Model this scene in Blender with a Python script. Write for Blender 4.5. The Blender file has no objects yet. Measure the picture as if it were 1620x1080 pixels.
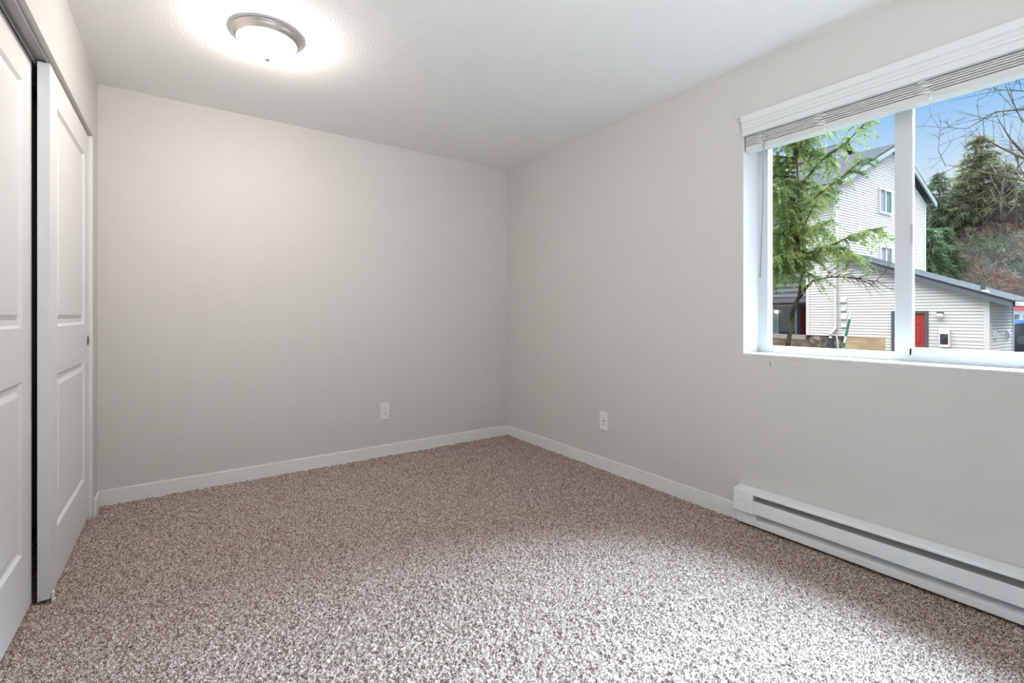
import bpy, bmesh, math, random
import numpy as np
from mathutils import Vector, Matrix

# ------------------------------------------------------------------ camera
sc = bpy.context.scene
C = sc.collection
YAW = math.atan(522 / 747)
cam_d = bpy.data.cameras.new('camera')
cam_d.sensor_width = 36.0
cam_d.lens = 747 / 1620 * 36
cam_d.shift_y = -42 / 1620
cam_d.clip_start = 0.02
cam_d.clip_end = 500
cam = bpy.data.objects.new('camera', cam_d)
C.objects.link(cam)
cam.location = (0, 0, 1.105)
cam.rotation_euler = (math.pi / 2, 0, -YAW)
sc.camera = cam

# ------------------------------------------------------------------ exposure
vs = sc.view_settings
vs.view_transform = 'Standard'
vs.look = 'None'
vs.gamma = 1.0
vs.exposure = 0.0
vs.use_curve_mapping = False

# ------------------------------------------------------------------ sky
world = bpy.data.worlds.new('sky')
sc.world = world
world.use_nodes = True
wn, wl = world.node_tree.nodes, world.node_tree.links
wn.clear()
w_out = wn.new('ShaderNodeOutputWorld')
w_bg = wn.new('ShaderNodeBackground')
w_tc = wn.new('ShaderNodeTexCoord')
w_sep = wn.new('ShaderNodeSeparateXYZ')
w_ramp = wn.new('ShaderNodeValToRGB')
w_str = wn.new('ShaderNodeValToRGB')
cr = w_ramp.color_ramp
cr.elements[0].position = 0.0
cr.elements[0].color = (0.86, 0.92, 0.97, 1)
cr.elements[1].position = 0.62
cr.elements[1].color = (1.0, 0.98, 0.96, 1)
for p, c in ((0.10, (0.85, 0.91, 0.97)), (0.18, (0.78, 0.87, 0.96)), (0.235, (0.61, 0.78, 0.98)),
             (0.307, (0.37, 0.62, 0.97)), (0.35, (0.20, 0.51, 0.98)), (0.42, (0.22, 0.52, 0.97)), (0.50, (0.55, 0.74, 0.95))):
    e = cr.elements.new(p)
    e.color = (*c, 1)
sr = w_str.color_ramp                      # high thin cloud overhead is far brighter than the clear band below it
sr.elements[0].position = 0.0
sr.elements[0].color = (0.1, 0.1, 0.1, 1)
sr.elements[1].position = 0.72
sr.elements[1].color = (0.66, 0.66, 0.66, 1)
e = sr.elements.new(0.45)
e.color = (0.1, 0.1, 0.1, 1)
w_mul = wn.new('ShaderNodeMath')
w_mul.operation = 'MULTIPLY'
w_mul.inputs[1].default_value = 10.0
wl.new(w_tc.outputs['Generated'], w_sep.inputs[0])
wl.new(w_sep.outputs['Z'], w_ramp.inputs[0])
wl.new(w_sep.outputs['Z'], w_str.inputs[0])
wl.new(w_ramp.outputs[0], w_bg.inputs['Color'])
wl.new(w_str.outputs[0], w_mul.inputs[0])
# the cloud overhead is brighter on the side away from the sun-lit haze (west)
w_ex = wn.new('ShaderNodeMath')
w_ex.operation = 'SUBTRACT'
w_ex.inputs[1].default_value = 1.0
w_side = wn.new('ShaderNodeMath')
w_side.operation = 'MULTIPLY_ADD'
w_side.inputs[1].default_value = -0.97
w_side.inputs[2].default_value = 1.0
w_pr = wn.new('ShaderNodeMath')
w_pr.operation = 'MULTIPLY_ADD'
w_pr.inputs[2].default_value = 1.0
wl.new(w_mul.outputs[0], w_ex.inputs[0])
wl.new(w_sep.outputs['X'], w_side.inputs[0])
wl.new(w_ex.outputs[0], w_pr.inputs[0])
wl.new(w_side.outputs[0], w_pr.inputs[1])
wl.new(w_pr.outputs[0], w_bg.inputs['Strength'])
wl.new(w_bg.outputs[0], w_out.inputs[0])

# ------------------------------------------------------------------ hazy sun over the far building
sun_d = bpy.data.lights.new('sun', 'SUN')
sun_d.energy = 63.0
sun_d.angle = math.radians(57)
sun_d.color = (0.60, 0.80, 1.0)
sun = bpy.data.objects.new('sun', sun_d)
C.objects.link(sun)
sun.location = (8, 0, 12)
_az, _el = math.radians(81), math.radians(42)
_dir = Vector((math.sin(_az) * math.cos(_el), math.cos(_az) * math.cos(_el), math.sin(_el)))
sun.rotation_euler = _dir.to_track_quat('Z', 'Y').to_euler()

# ------------------------------------------------------------------ added soft fill behind the camera, tilted up at the ceiling, no fixture there
fill_d = bpy.data.lights.new('fill_light', 'AREA')
fill_d.shape = 'RECTANGLE'
fill_d.size = 1.4
fill_d.size_y = 1.0
fill_d.energy = 46.0
fill_d.spread = math.radians(130)
fill_d.color = (0.94, 0.98, 1.0)
fill = bpy.data.objects.new('fill_light', fill_d)
C.objects.link(fill)
fill.location = (0.50, -0.92, 1.50)
fill.rotation_euler = (math.radians(130), 0, math.radians(-14))

LAMP_DOME_STRENGTH = 93.0

# ------------------------------------------------------------------ room dimensions
XL, XR, YB, YF, ZC = -0.401, 2.473, 3.608, -1.0, 2.44
WIN_Y0, WIN_Y1, WIN_Z0, WIN_Z1 = 0.06, 1.370, 0.897, 2.105
RND = random.Random(7)


# ------------------------------------------------------------------ material helpers
def mat(name, col, rough=0.6, metal=0.0, spec=0.5, emit=None, strength=0.0):
    m = bpy.data.materials.new(name)
    m.use_nodes = True
    b = m.node_tree.nodes['Principled BSDF']
    b.inputs['Base Color'].default_value = (*col, 1)
    b.inputs['Roughness'].default_value = rough
    b.inputs['Metallic'].default_value = metal
    b.inputs['Specular IOR Level'].default_value = spec
    if emit:
        b.inputs['Emission Color'].default_value = (*emit, 1)
        b.inputs['Emission Strength'].default_value = strength
    return m


def noise_mix(m, stops, scale=8.0, detail=4.0, coord='Object', rough=0.5, stretch=(1, 1, 1)):
    """procedural colour variation: noise -> ramp -> base colour"""
    nt = m.node_tree
    b = nt.nodes['Principled BSDF']
    tc = nt.nodes.new('ShaderNodeTexCoord')
    mp = nt.nodes.new('ShaderNodeMapping')
    mp.inputs['Scale'].default_value = stretch
    ns = nt.nodes.new('ShaderNodeTexNoise')
    ns.inputs['Scale'].default_value = scale
    ns.inputs['Detail'].default_value = detail
    ns.inputs['Roughness'].default_value = rough
    rp = nt.nodes.new('ShaderNodeValToRGB')
    els = rp.color_ramp.elements
    els[0].position, els[0].color = stops[0][0], (*stops[0][1], 1)
    els[1].position, els[1].color = stops[-1][0], (*stops[-1][1], 1)
    for p, c in stops[1:-1]:
        e = els.new(p)
        e.color = (*c, 1)
    nt.links.new(tc.outputs[coord], mp.inputs[0])
    nt.links.new(mp.outputs[0], ns.inputs['Vector'])
    nt.links.new(ns.outputs['Fac'], rp.inputs[0])
    nt.links.new(rp.outputs[0], b.inputs['Base Color'])
    return m


def bumpy(m, scale, strength, dist=0.002, detail=3.0):
    nt = m.node_tree
    b = nt.nodes['Principled BSDF']
    tc = nt.nodes.new('ShaderNodeTexCoord')
    ns = nt.nodes.new('ShaderNodeTexNoise')
    ns.inputs['Scale'].default_value = scale
    ns.inputs['Detail'].default_value = detail
    bp = nt.nodes.new('ShaderNodeBump')
    bp.inputs['Strength'].default_value = strength
    bp.inputs['Distance'].default_value = dist
    nt.links.new(tc.outputs['Object'], ns.inputs['Vector'])
    nt.links.new(ns.outputs['Fac'], bp.inputs['Height'])
    nt.links.new(bp.outputs[0], b.inputs['Normal'])
    return m


M = {}
M['wall'] = bumpy(mat('wall_paint', (0.635, 0.612, 0.588), 0.55, spec=0.3), 140, 0.25)
M['ceiling'] = bumpy(mat('ceiling_paint', (0.87, 0.87, 0.865), 0.8, spec=0.2), 110, 0.5, 0.004)
M['white'] = mat('white_trim_paint', (0.80, 0.80, 0.79), 0.4, spec=0.4)
M['door'] = mat('white_door_paint', (0.79, 0.79, 0.79), 0.45, spec=0.4)
M['vinyl'] = mat('white_vinyl', (0.62, 0.635, 0.65), 0.35)
M['vinyl_out'] = mat('white_vinyl_outside', (0.54, 0.54, 0.54), 0.4)
M['reveal'] = mat('white_reveal_paint', (0.74, 0.74, 0.74), 0.6)
M['blind'] = mat('white_blind_vinyl', (0.62, 0.62, 0.61), 0.45)
M['valance'] = mat('white_valance', (0.72, 0.73, 0.73), 0.45)
M['cord'] = mat('white_cord', (0.92, 0.92, 0.91), 0.8)
M['wand'] = mat('clear_wand_plastic', (0.36, 0.36, 0.37), 0.25)
M['track'] = mat('door_track_metal', (0.35, 0.35, 0.35), 0.5, metal=0.5)
M['dark'] = mat('dark_cavity', (0.02, 0.02, 0.02), 0.9)
M['plate'] = mat('outlet_plastic', (0.80, 0.80, 0.80), 0.35)
M['slot'] = mat('outlet_slot', (0.03, 0.03, 0.03), 0.7)
M['heater'] = mat('heater_enamel', (0.85, 0.865, 0.885), 0.35)
M['heater_in'] = mat('heater_back_metal', (0.30, 0.30, 0.31), 0.5, metal=0.3)
M['fin'] = mat('heater_fin_metal', (0.22, 0.22, 0.23), 0.5, metal=0.7)
M['nickel'] = mat('brushed_nickel', (0.72, 0.68, 0.64), 0.30, metal=1.0)
M['bronze'] = mat('finger_pull_metal', (0.22, 0.19, 0.16), 0.35, metal=1.0)
M['dome'] = mat('frosted_glass_lit', (0.9, 0.9, 0.88), 0.4, emit=(1.0, 0.91, 0.83), strength=LAMP_DOME_STRENGTH)
M['scuff'] = mat('scuff', (0.10, 0.10, 0.10), 0.9)


def glass_mat(name, tint=(0.97, 0.985, 0.98), refl=0.05):
    m = bpy.data.materials.new(name)
    m.use_nodes = True
    nt = m.node_tree
    nt.nodes.clear()
    out = nt.nodes.new('ShaderNodeOutputMaterial')
    tr = nt.nodes.new('ShaderNodeBsdfTransparent')
    tr.inputs[0].default_value = (*tint, 1)
    gl = nt.nodes.new('ShaderNodeBsdfGlossy')
    gl.inputs['Roughness'].default_value = 0.02
    fr = nt.nodes.new('ShaderNodeFresnel')
    fr.inputs[0].default_value = 1.45
    mu = nt.nodes.new('ShaderNodeMath')
    mu.operation = 'MULTIPLY'
    mu.inputs[1].default_value = refl
    mx = nt.nodes.new('ShaderNodeMixShader')
    nt.links.new(fr.outputs[0], mu.inputs[0])
    nt.links.new(mu.outputs[0], mx.inputs[0])
    nt.links.new(tr.outputs[0], mx.inputs[1])
    nt.links.new(gl.outputs[0], mx.inputs[2])
    nt.links.new(mx.outputs[0], out.inputs[0])
    return m


M['glass'] = glass_mat('window_glass')


# ------------------------------------------------------------------ object helpers
def link_mesh(name, me, m, parent=None, smooth=False):
    o = bpy.data.objects.new(name, me)
    if m is not None:
        me.materials.append(m)
    if smooth:
        me.polygons.foreach_set('use_smooth', [True] * len(me.polygons))
    C.objects.link(o)
    if parent is not None:
        o.parent = parent
    return o


def tag(o, label=None, cat=None, group=None, kind=None):
    if label:
        o['label'] = label
    if cat:
        o['category'] = cat
    if group:
        o['group'] = group
    if kind:
        o['kind'] = kind
    return o


def thing(name, label, cat, loc=(0, 0, 0), rz=0.0, group=None):
    o = bpy.data.objects.new(name, None)
    o.empty_display_size = 0.1
    C.objects.link(o)
    o.location = loc
    o.rotation_euler = (0, 0, rz)
    return tag(o, label, cat, group)


class B:
    """collects shapes into one mesh"""

    def __init__(self):
        self.bm = bmesh.new()

    def box(self, x0, x1, y0, y1, z0, z1, bev=0.0, seg=2):
        vs_ = [self.bm.verts.new(p) for p in ((x0, y0, z0), (x1, y0, z0), (x1, y1, z0), (x0, y1, z0),
                                              (x0, y0, z1), (x1, y0, z1), (x1, y1, z1), (x0, y1, z1))]
        fs = [self.bm.faces.new([vs_[i] for i in q]) for q in
              ((3, 2, 1, 0), (4, 5, 6, 7), (0, 1, 5, 4), (1, 2, 6, 5), (2, 3, 7, 6), (3, 0, 4, 7))]
        if bev > 0:
            es = list({e for f in fs for e in f.edges})
            bmesh.ops.bevel(self.bm, geom=es, offset=bev, segments=seg, profile=0.5, affect='EDGES')
        return self

    def hexa(self, p):
        v = [self.bm.verts.new(q) for q in p]
        for q in ((3, 2, 1, 0), (4, 5, 6, 7), (0, 1, 5, 4), (1, 2, 6, 5), (2, 3, 7, 6), (3, 0, 4, 7)):
            self.bm.faces.new([v[i] for i in q])
        return self

    def face(self, pts):
        self.bm.faces.new([self.bm.verts.new(p) for p in pts])
        return self

    def prism(self, prof, axis, a, b):
        """extrude a closed profile along an axis from a to b; prof gives the other two coordinates in xyz order"""
        def put(p, t):
            q = list(p)
            q.insert(axis, t)
            return q
        va = [self.bm.verts.new(put(p, a)) for p in prof]
        vb = [self.bm.verts.new(put(p, b)) for p in prof]
        n = len(prof)
        self.bm.faces.new(va[::-1])
        self.bm.faces.new(vb)
        for i in range(n):
            j = (i + 1) % n
            self.bm.faces.new((va[i], va[j], vb[j], vb[i]))
        return self

    def tube(self, pts, rad, n=8, cap=True):
        pts = [Vector(p) for p in pts]
        rs = rad if isinstance(rad, (list, tuple)) else [rad] * len(pts)
        rings = []
        for i, p in enumerate(pts):
            d = (pts[min(i + 1, len(pts) - 1)] - pts[max(i - 1, 0)]).normalized()
            a = d.cross(Vector((0, 0, 1)))
            if a.length < 1e-3:
                a = d.cross(Vector((1, 0, 0)))
            a.normalize()
            b = d.cross(a)
            rings.append([self.bm.verts.new(p + (a * math.cos(2 * math.pi * k / n) + b * math.sin(2 * math.pi * k / n)) * rs[i])
                          for k in range(n)])
        for r0, r1 in zip(rings, rings[1:]):
            for k in range(n):
                self.bm.faces.new((r0[k], r0[(k + 1) % n], r1[(k + 1) % n], r1[k]))
        if cap:
            self.bm.faces.new(rings[0][::-1])
            self.bm.faces.new(rings[-1])
        return self

    def lathe(self, prof, cx=0, cy=0, n=64):
        """prof: (radius, z) list, spun about the vertical through (cx, cy)"""
        rings = []
        for r, z in prof:
            if r < 1e-5:
                rings.append([self.bm.verts.new((cx, cy, z))])
            else:
                rings.append([self.bm.verts.new((cx + r * math.cos(2 * math.pi * k / n), cy + r * math.sin(2 * math.pi * k / n), z))
                              for k in range(n)])
        for r0, r1 in zip(rings, rings[1:]):
            for k in range(n):
                j = (k + 1) % n
                if len(r0) == 1:
                    self.bm.faces.new((r0[0], r1[j], r1[k]))
                elif len(r1) == 1:
                    self.bm.faces.new((r0[k], r0[j], r1[0]))
                else:
                    self.bm.faces.new((r0[k], r0[j], r1[j], r1[k]))
        return self

    def build(self, name, m, parent=None, smooth=False):
        bmesh.ops.recalc_face_normals(self.bm, faces=self.bm.faces)
        me = bpy.data.meshes.new(name)
        self.bm.to_mesh(me)
        self.bm.free()
        return link_mesh(name, me, m, parent, smooth)


def structure(o):
    o['kind'] = 'structure'
    return o


# ================================================================== ROOM SHELL
structure(B().box(XL - 0.75, XR + 0.2, YF - 0.1, YB + 0.12, -0.14, -0.02).build('floor', mat('subfloor', (0.2, 0.16, 0.13), 0.9)))
structure(B().box(XL - 0.75, XR + 0.2, YF - 0.1, YB + 0.12, ZC, ZC + 0.15).build('ceiling', M['ceiling']))
structure(B().box(XL - 0.75, XR + 0.2, YB, YB + 0.12, -0.02, ZC).build('wall_back', M['wall']))
structure(B().box(XL - 0.75, XR + 0.2, YF - 0.1, YF, -0.02, ZC).build('wall_front', M['wall']))
b = B()
XO = XR + 0.20
b.box(XR, XO, YF, WIN_Y0, -0.02, ZC)
b.box(XR, XO, WIN_Y1, YB, -0.02, ZC)
b.box(XR, XO, WIN_Y0, WIN_Y1, -0.02, WIN_Z0)
b.box(XR, XO, WIN_Y0, WIN_Y1, WIN_Z1, ZC)
structure(b.build('wall_right', M['wall']))

# left wall: header above the closet opening, pier by the corner, solid piece near the camera
CL_Y0, CL_Y1, CL_Z = 1.55, 3.443, 2.085
b = B()
b.box(XL - 0.12, XL, CL_Y1, YB, -0.02, ZC)
b.box(XL - 0.12, XL, CL_Y0, CL_Y1, CL_Z, ZC)
b.box(XL - 0.12, XL, YF, CL_Y0, -0.02, ZC)
b.box(XL - 0.75, XL - 0.70, YF, YB, -0.02, ZC)           # back of the closet
structure(b.build('wall_left', M['wall']))

# white liners of the window recess (sill, two jambs, head)
b = B()
t = 0.004
b.box(XR - 0.001, XR + 0.146, WIN_Y0, WIN_Y1, WIN_Z0 - 0.002, WIN_Z0 + t)
b.box(XR - 0.001, XR + 0.146, WIN_Y1 - t, WIN_Y1, WIN_Z0 + t, WIN_Z1 - t)
b.box(XR - 0.001, XR + 0.146, WIN_Y0, WIN_Y0 + t, WIN_Z0 + t, WIN_Z1 - t)
b.box(XR - 0.001, XR + 0.146, WIN_Y0, WIN_Y1, WIN_Z1 - t, WIN_Z1)
structure(b.build('trim_1', M['reveal']))

# baseboards
def baseboard(name, box_args):
    return structure(B().box(*box_args, bev=0.003).build(name, M['white']))

BBH, BBT = 0.087, 0.013
baseboard('baseboard_back', (XL + BBT, XR - BBT, YB - BBT, YB, -0.012, BBH))
baseboard('baseboard_right', (XR - BBT, XR, 1.387, YB, -0.012, BBH))
baseboard('baseboard_left', (XL, XL + BBT, CL_Y1 + 0.012, YB, -0.012, BBH))

# white jamb of the closet opening and the metal door track under the header
b = B()
b.box(XL - 0.118, XL - 0.002, CL_Y1 - 0.012, CL_Y1, -0.015, CL_Z - 0.003)
structure(b.build('trim_2', M['white']))
b = B()
b.box(XL - 0.112, XL - 0.022, CL_Y0 + 0.01, CL_Y1 - 0.013, CL_Z - 0.006, CL_Z - 0.0005)      # web of the track
b.box(XL - 0.024, XL - 0.021, CL_Y0 + 0.01, CL_Y1 - 0.013, CL_Z - 0.014, CL_Z - 0.0005)      # front lip
b.box(XL - 0.060, XL - 0.057, CL_Y0 + 0.01, CL_Y1 - 0.013, CL_Z - 0.022, CL_Z - 0.006)       # middle fin
structure(b.build('trim_3', M['track']))


# ================================================================== CARPET
def carpet():
    x0, x1, y0, y1 = XL - 0.2, XR, YF, YB
    st = 0.0046
    nx, ny = int((x1 - x0) / st), int((y1 - y0) / st)
    rng = np.random.default_rng(5)
    gx, gy = np.meshgrid(np.linspace(x0, x1, nx), np.linspace(y0, y1, ny), indexing='ij')
    h = rng.random((nx, ny))
    # clumps of twisted yarn: every tuft spans about two grid steps
    big = rng.random((nx // 2 + 2, ny // 2 + 2))
    bigu = np.repeat(np.repeat(big, 2, 0), 2, 1)[:nx, :ny]
    z = -0.013 + 0.011 * bigu + 0.010 * h
    jx = (rng.random((nx, ny)) - 0.5) * st * 0.8
    jy = (rng.random((nx, ny)) - 0.5) * st * 0.8
    jx[0] = jx[-1] = 0
    jy[:, 0] = jy[:, -1] = 0
    co = np.stack([gx + jx, gy + jy, z], -1).reshape(-1, 3).astype(np.float32)
    i, j = np.meshgrid(np.arange(nx - 1), np.arange(ny - 1), indexing='ij')
    keep = ((gx[:-1, :-1] > x0 + 0.2) | ((gy[:-1, :-1] > CL_Y0 + 0.02) & (gy[1:, 1:] < CL_Y1 - 0.02))).ravel()
    a = (i * ny + j).ravel()[keep]
    q = np.stack([a, a + ny, a + ny + 1, a + 1], -1).astype(np.int32)
    me = bpy.data.meshes.new('carpet_pile')
    me.vertices.add(len(co))
    me.vertices.foreach_set('co', co.ravel())
    me.loops.add(q.size)
    me.loops.foreach_set('vertex_index', q.ravel())
    me.polygons.add(len(q))
    me.polygons.foreach_set('loop_start', np.arange(0, q.size, 4, dtype=np.int32))
    me.polygons.foreach_set('loop_total', np.full(len(q), 4, dtype=np.int32))
    me.update(calc_edges=True)
    m = bpy.data.materials.new('carpet')
    m.use_nodes = True
    nt = m.node_tree
    bs = nt.nodes['Principled BSDF']
    bs.inputs['Roughness'].default_value = 0.95
    bs.inputs['Specular IOR Level'].default_value = 0.1
    tc = nt.nodes.new('ShaderNodeTexCoord')
    vo = nt.nodes.new('ShaderNodeTexVoronoi')
    vo.inputs['Scale'].default_value = 270
    ns = nt.nodes.new('ShaderNodeTexNoise')
    ns.inputs['Scale'].default_value = 230
    ns.inputs['Detail'].default_value = 3
    se = nt.nodes.new('ShaderNodeSeparateColor')
    mx = nt.nodes.new('ShaderNodeMath')
    mx.operation = 'MULTIPLY_ADD'
    mx.inputs[1].default_value = 0.55
    m2 = nt.nodes.new('ShaderNodeMath')
    m2.operation = 'MULTIPLY'
    m2.inputs[1].default_value = 0.5
    rp = nt.nodes.new('ShaderNodeValToRGB')
    el = rp.color_ramp.elements
    el[0].position, el[0].color = 0.12, (0.05, 0.033, 0.026, 1)
    el[1].position, el[1].color = 0.92, (0.90, 0.82, 0.77, 1)
    for p, c in ((0.34, (0.15, 0.105, 0.085)), (0.52, (0.38, 0.295, 0.255)), (0.70, (0.60, 0.52, 0.475))):
        e_ = el.new(p)
        e_.color = (*c, 1)
    nt.links.new(tc.outputs['Object'], vo.inputs['Vector'])
    nt.links.new(tc.outputs['Object'], ns.inputs['Vector'])
    nt.links.new(vo.outputs['Color'], se.inputs[0])
    nt.links.new(ns.outputs['Fac'], m2.inputs[0])
    nt.links.new(se.outputs[0], mx.inputs[0])
    nt.links.new(m2.outputs[0], mx.inputs[2])
    nt.links.new(mx.outputs[0], rp.inputs[0])
    nt.links.new(rp.outputs[0], bs.inputs['Base Color'])
    o = link_mesh('carpet_pile', me, m)
    tag(o, 'speckled brown and beige cut pile carpet covering the whole bedroom floor', 'carpet', kind='stuff')


carpet()


# ================================================================== CLOSET SLIDING DOORS
def closet_door(name, label, xf, y0, y1, pull_y):
    """two-panel moulded slab, front face at x = xf, thickness to the closet side"""
    z0, z1, th = 0.012, 2.072, 0.035
    st = 0.128                      # stile width
    ya, yb = y0 + st, y1 - st
    rows = [(0.243, 0.865), (1.058, 2.003 - 0.055)]
    bm = B()
    bb = bm.bm

    def panel_rings(ya, yb, za, zb):
        out = []
        for ins, dx in ((0.0, 0.0), (0.010, -0.010), (0.030, -0.010), (0.048, -0.002)):
            out.append([(xf + dx, ya + ins, za + ins), (xf + dx, yb - ins, za + ins),
                        (xf + dx, yb - ins, zb - ins), (xf + dx, ya + ins, zb - ins)])
        return out

    # front face: frame strips around the panels
    ys = [y0, ya, yb, y1]
    zs = [z0, rows[0][0], rows[0][1], rows[1][0], rows[1][1], z1]
    for a in range(3):
        for c in range(5):
            if a == 1 and c in (1, 3):
                continue
            bm.face([(xf, ys[a], zs[c]), (xf, ys[a + 1], zs[c]), (xf, ys[a + 1], zs[c + 1]), (xf, ys[a], zs[c + 1])])
    for za, zb in rows:
        rg = [[bb.verts.new(p) for p in r] for r in panel_rings(ya, yb, za, zb)]
        for r0, r1 in zip(rg, rg[1:]):
            for k in range(4):
                bb.faces.new((r0[k], r0[(k + 1) % 4], r1[(k + 1) % 4], r1[k]))
        bb.faces.new(rg[-1])
    # edges and back
    r = 0.0
    bm.face([(xf, y0, z0), (xf, y0, z1), (xf - th, y0, z1), (xf - th, y0, z0)])
    bm.face([(xf, y1, z0), (xf - th, y1, z0), (xf - th, y1, z1), (xf, y1, z1)])
    bm.face([(xf, y0, z1), (xf, y1, z1), (xf - th, y1, z1), (xf - th, y0, z1)])
    bm.face([(xf, y0, z0), (xf - th, y0, z0), (xf - th, y1, z0), (xf, y1, z0)])
    bm.face([(xf - th, y0, z0), (xf - th, y0, z1), (xf - th, y1, z1), (xf - th, y1, z0)])
    bmesh.ops.remove_doubles(bb, verts=bb.verts, dist=1e-5)
    d = structure(bm.build(name, M['door']))
    d['label'] = label
    if pull_y is not None:
        # round finger pull: metal rim and hollow cup let into the stile
        pb = B()
        pb.lathe([(0.0, 0.0002), (0.015, 0.0002), (0.019, 0.0012), (0.0235, 0.0034), (0.026, 0.002), (0.026, 0.0)], n=40)
        p = pb.build('finger_pull', M['bronze'], d, smooth=True)
        p.rotation_euler = (0, math.pi / 2, 0)
        p.location = (xf, pull_y, 0.968)
        p['label'] = 'round dark metal finger pull'
    return d


closet_door('door_1', 'white two-panel sliding closet door by the corner, finger pull on its far stile', XL - 0.016, 2.510, 3.425, 3.396)
closet_door('door_2', 'white two-panel sliding closet door nearest the camera, behind the other door', XL - 0.068, 1.60, 2.520, None)

g = B()
g.box(XL - 0.0135, XL - 0.002, 2.512, 2.537, -0.010, 0.004, bev=0.001)
g.box(XL - 0.0135, XL - 0.006, 2.512, 2.537, 0.004, 0.034, bev=0.003)
tag(g.build('floor_guide', M['plate']), 'small white plastic door guide on carpet at the foot of the closet door', 'door guide')


# ================================================================== WINDOW
FX0, FX1 = XR + 0.146, XR + 0.199       # frame depth
b = B()
fw = 0.052
b.box(FX0, FX1, WIN_Y0, WIN_Y1, WIN_Z0 - 0.001, WIN_Z0 + 0.034, bev=0.002)                     # sill rail
b.box(FX0, FX1, WIN_Y1 - fw - 0.006, WIN_Y1, WIN_Z0 + 0.03, WIN_Z1, bev=0.002)                # left jamb
b.box(FX0, FX1, WIN_Y0, WIN_Y0 + fw, WIN_Z0 + 0.03, WIN_Z1, bev=0.002)
b.box(FX0, FX1, WIN_Y0, WIN_Y1, 2.022, WIN_Z1, bev=0.002)                                     # head
win = structure(b.build('window_1', M['vinyl']))
win['label'] = 'white vinyl two-lite sliding window in the right wall, blind raised'
MX = 0.722
b = B()                                                                                        # sliding sash, room side
sx0, sx1 = FX0 - 0.006, FX0 + 0.028
b.box(sx0, sx1, MX - 0.034, MX + 0.030, WIN_Z0 + 0.030, 2.05, bev=0.004)
b.box(sx0, sx1, WIN_Y0 + 0.03, WIN_Y0 + 0.075, WIN_Z0 + 0.030, 2.05, bev=0.004)
b.box(sx0, sx1, WIN_Y0 + 0.05, MX - 0.02, WIN_Z0 + 0.030, 0.962, bev=0.004)
b.box(sx0, sx1, WIN_Y0 + 0.05, MX - 0.02, 2.028, 2.05, bev=0.004)
sash = b.build('sliding_sash', M['vinyl'], win)
b = B()
b.box(sx0 - 0.006, sx0 + 0.004, MX - 0.036, MX - 0.028, 1.42, 1.50, bev=0.002)
b.build('latch', mat('latch_grey', (0.45, 0.45, 0.46), 0.4), sash)
B().box(sx0 + 0.015, sx0 + 0.019, WIN_Y0 + 0.06, MX - 0.015, WIN_Z0 + 0.055, 2.04).build('glass_pane', M['glass'], sash)
b = B()                                                                                        # fixed sash stops around the left pane
b.box(FX0 + 0.030, FX1 - 0.004, MX - 0.02, MX + 0.028, WIN_Z0 + 0.03, 2.04, bev=0.002)
b.box(FX0 + 0.012, FX0 + 0.040, MX + 0.02, WIN_Y1 - fw, WIN_Z0 + 0.030, WIN_Z0 + 0.040, bev=0.001)
fix = b.build('fixed_sash', M['vinyl'], win)
B().box(FX0 + 0.036, FX0 + 0.040, MX + 0.015, WIN_Y1 - fw + 0.005, WIN_Z0 + 0.028, 2.03).build('glass_pane', M['glass'], fix)


# ================================================================== BLIND
blind = thing('window_blind', 'white slatted blind drawn fully up at the head of the window', 'blind', (XR, (WIN_Y0 + WIN_Y1) / 2, 1.97))
by0, by1 = WIN_Y0 + 0.012, WIN_Y1 - 0.014
oy = (WIN_Y0 + WIN_Y1) / 2
def rel(bb, name, m, smooth=False, parent=blind):
    o = bb.build(name, m, parent, smooth)
    o.data.transform(Matrix.Translation((-XR, -oy, -1.97)))
    return o
# crown-shaped valance: profile in (x, z)
vz0, vz1 = 2.058, 2.160
prof = [(XR - 0.004, vz0), (XR - 0.022, vz0), (XR - 0.022, vz0 + 0.013), (XR - 0.014, vz0 + 0.016), (XR - 0.012, vz0 + 0.032),
        (XR - 0.018, vz0 + 0.035), (XR - 0.018, vz0 + 0.046), (XR - 0.022, vz0 + 0.050), (XR - 0.022, vz0 + 0.064),
        (XR - 0.030, vz0 + 0.070), (XR - 0.031, vz1), (XR - 0.004, vz1)]
rel(B().prism(prof, 1, WIN_Y0 - 0.012, 1.366), 'valance', M['valance'])
rel(B().box(XR + 0.002, XR + 0.055, by0, by1, 2.068, WIN_Z1 - 0.005, bev=0.001), 'headrail', M['blind'])
b = B()
N_SL = 6
for k in range(N_SL):
    z = 2.0090 + k * 0.0097
    dx = RND.uniform(-0.0030, 0.0030) + 0.0015 * math.sin(k * 1.7)
    b.prism([(XR + 0.004 + dx, z), (XR + 0.030 + dx, z + 0.0022), (XR + 0.054 + dx, z), (XR + 0.054 + dx, z + 0.0062),
             (XR + 0.030 + dx, z + 0.0084), (XR + 0.004 + dx, z + 0.0062)], 1, by0 + RND.uniform(0, 0.003), by1 - RND.uniform(0, 0.003))
rel(b, 'slat_stack', M['blind'])
rel(B().box(XR + 0.003, XR + 0.056, by0 - 0.002, by1 + 0.002, 1.975, 2.006, bev=0.003), 'bottom_rail', M['blind'])
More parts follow.
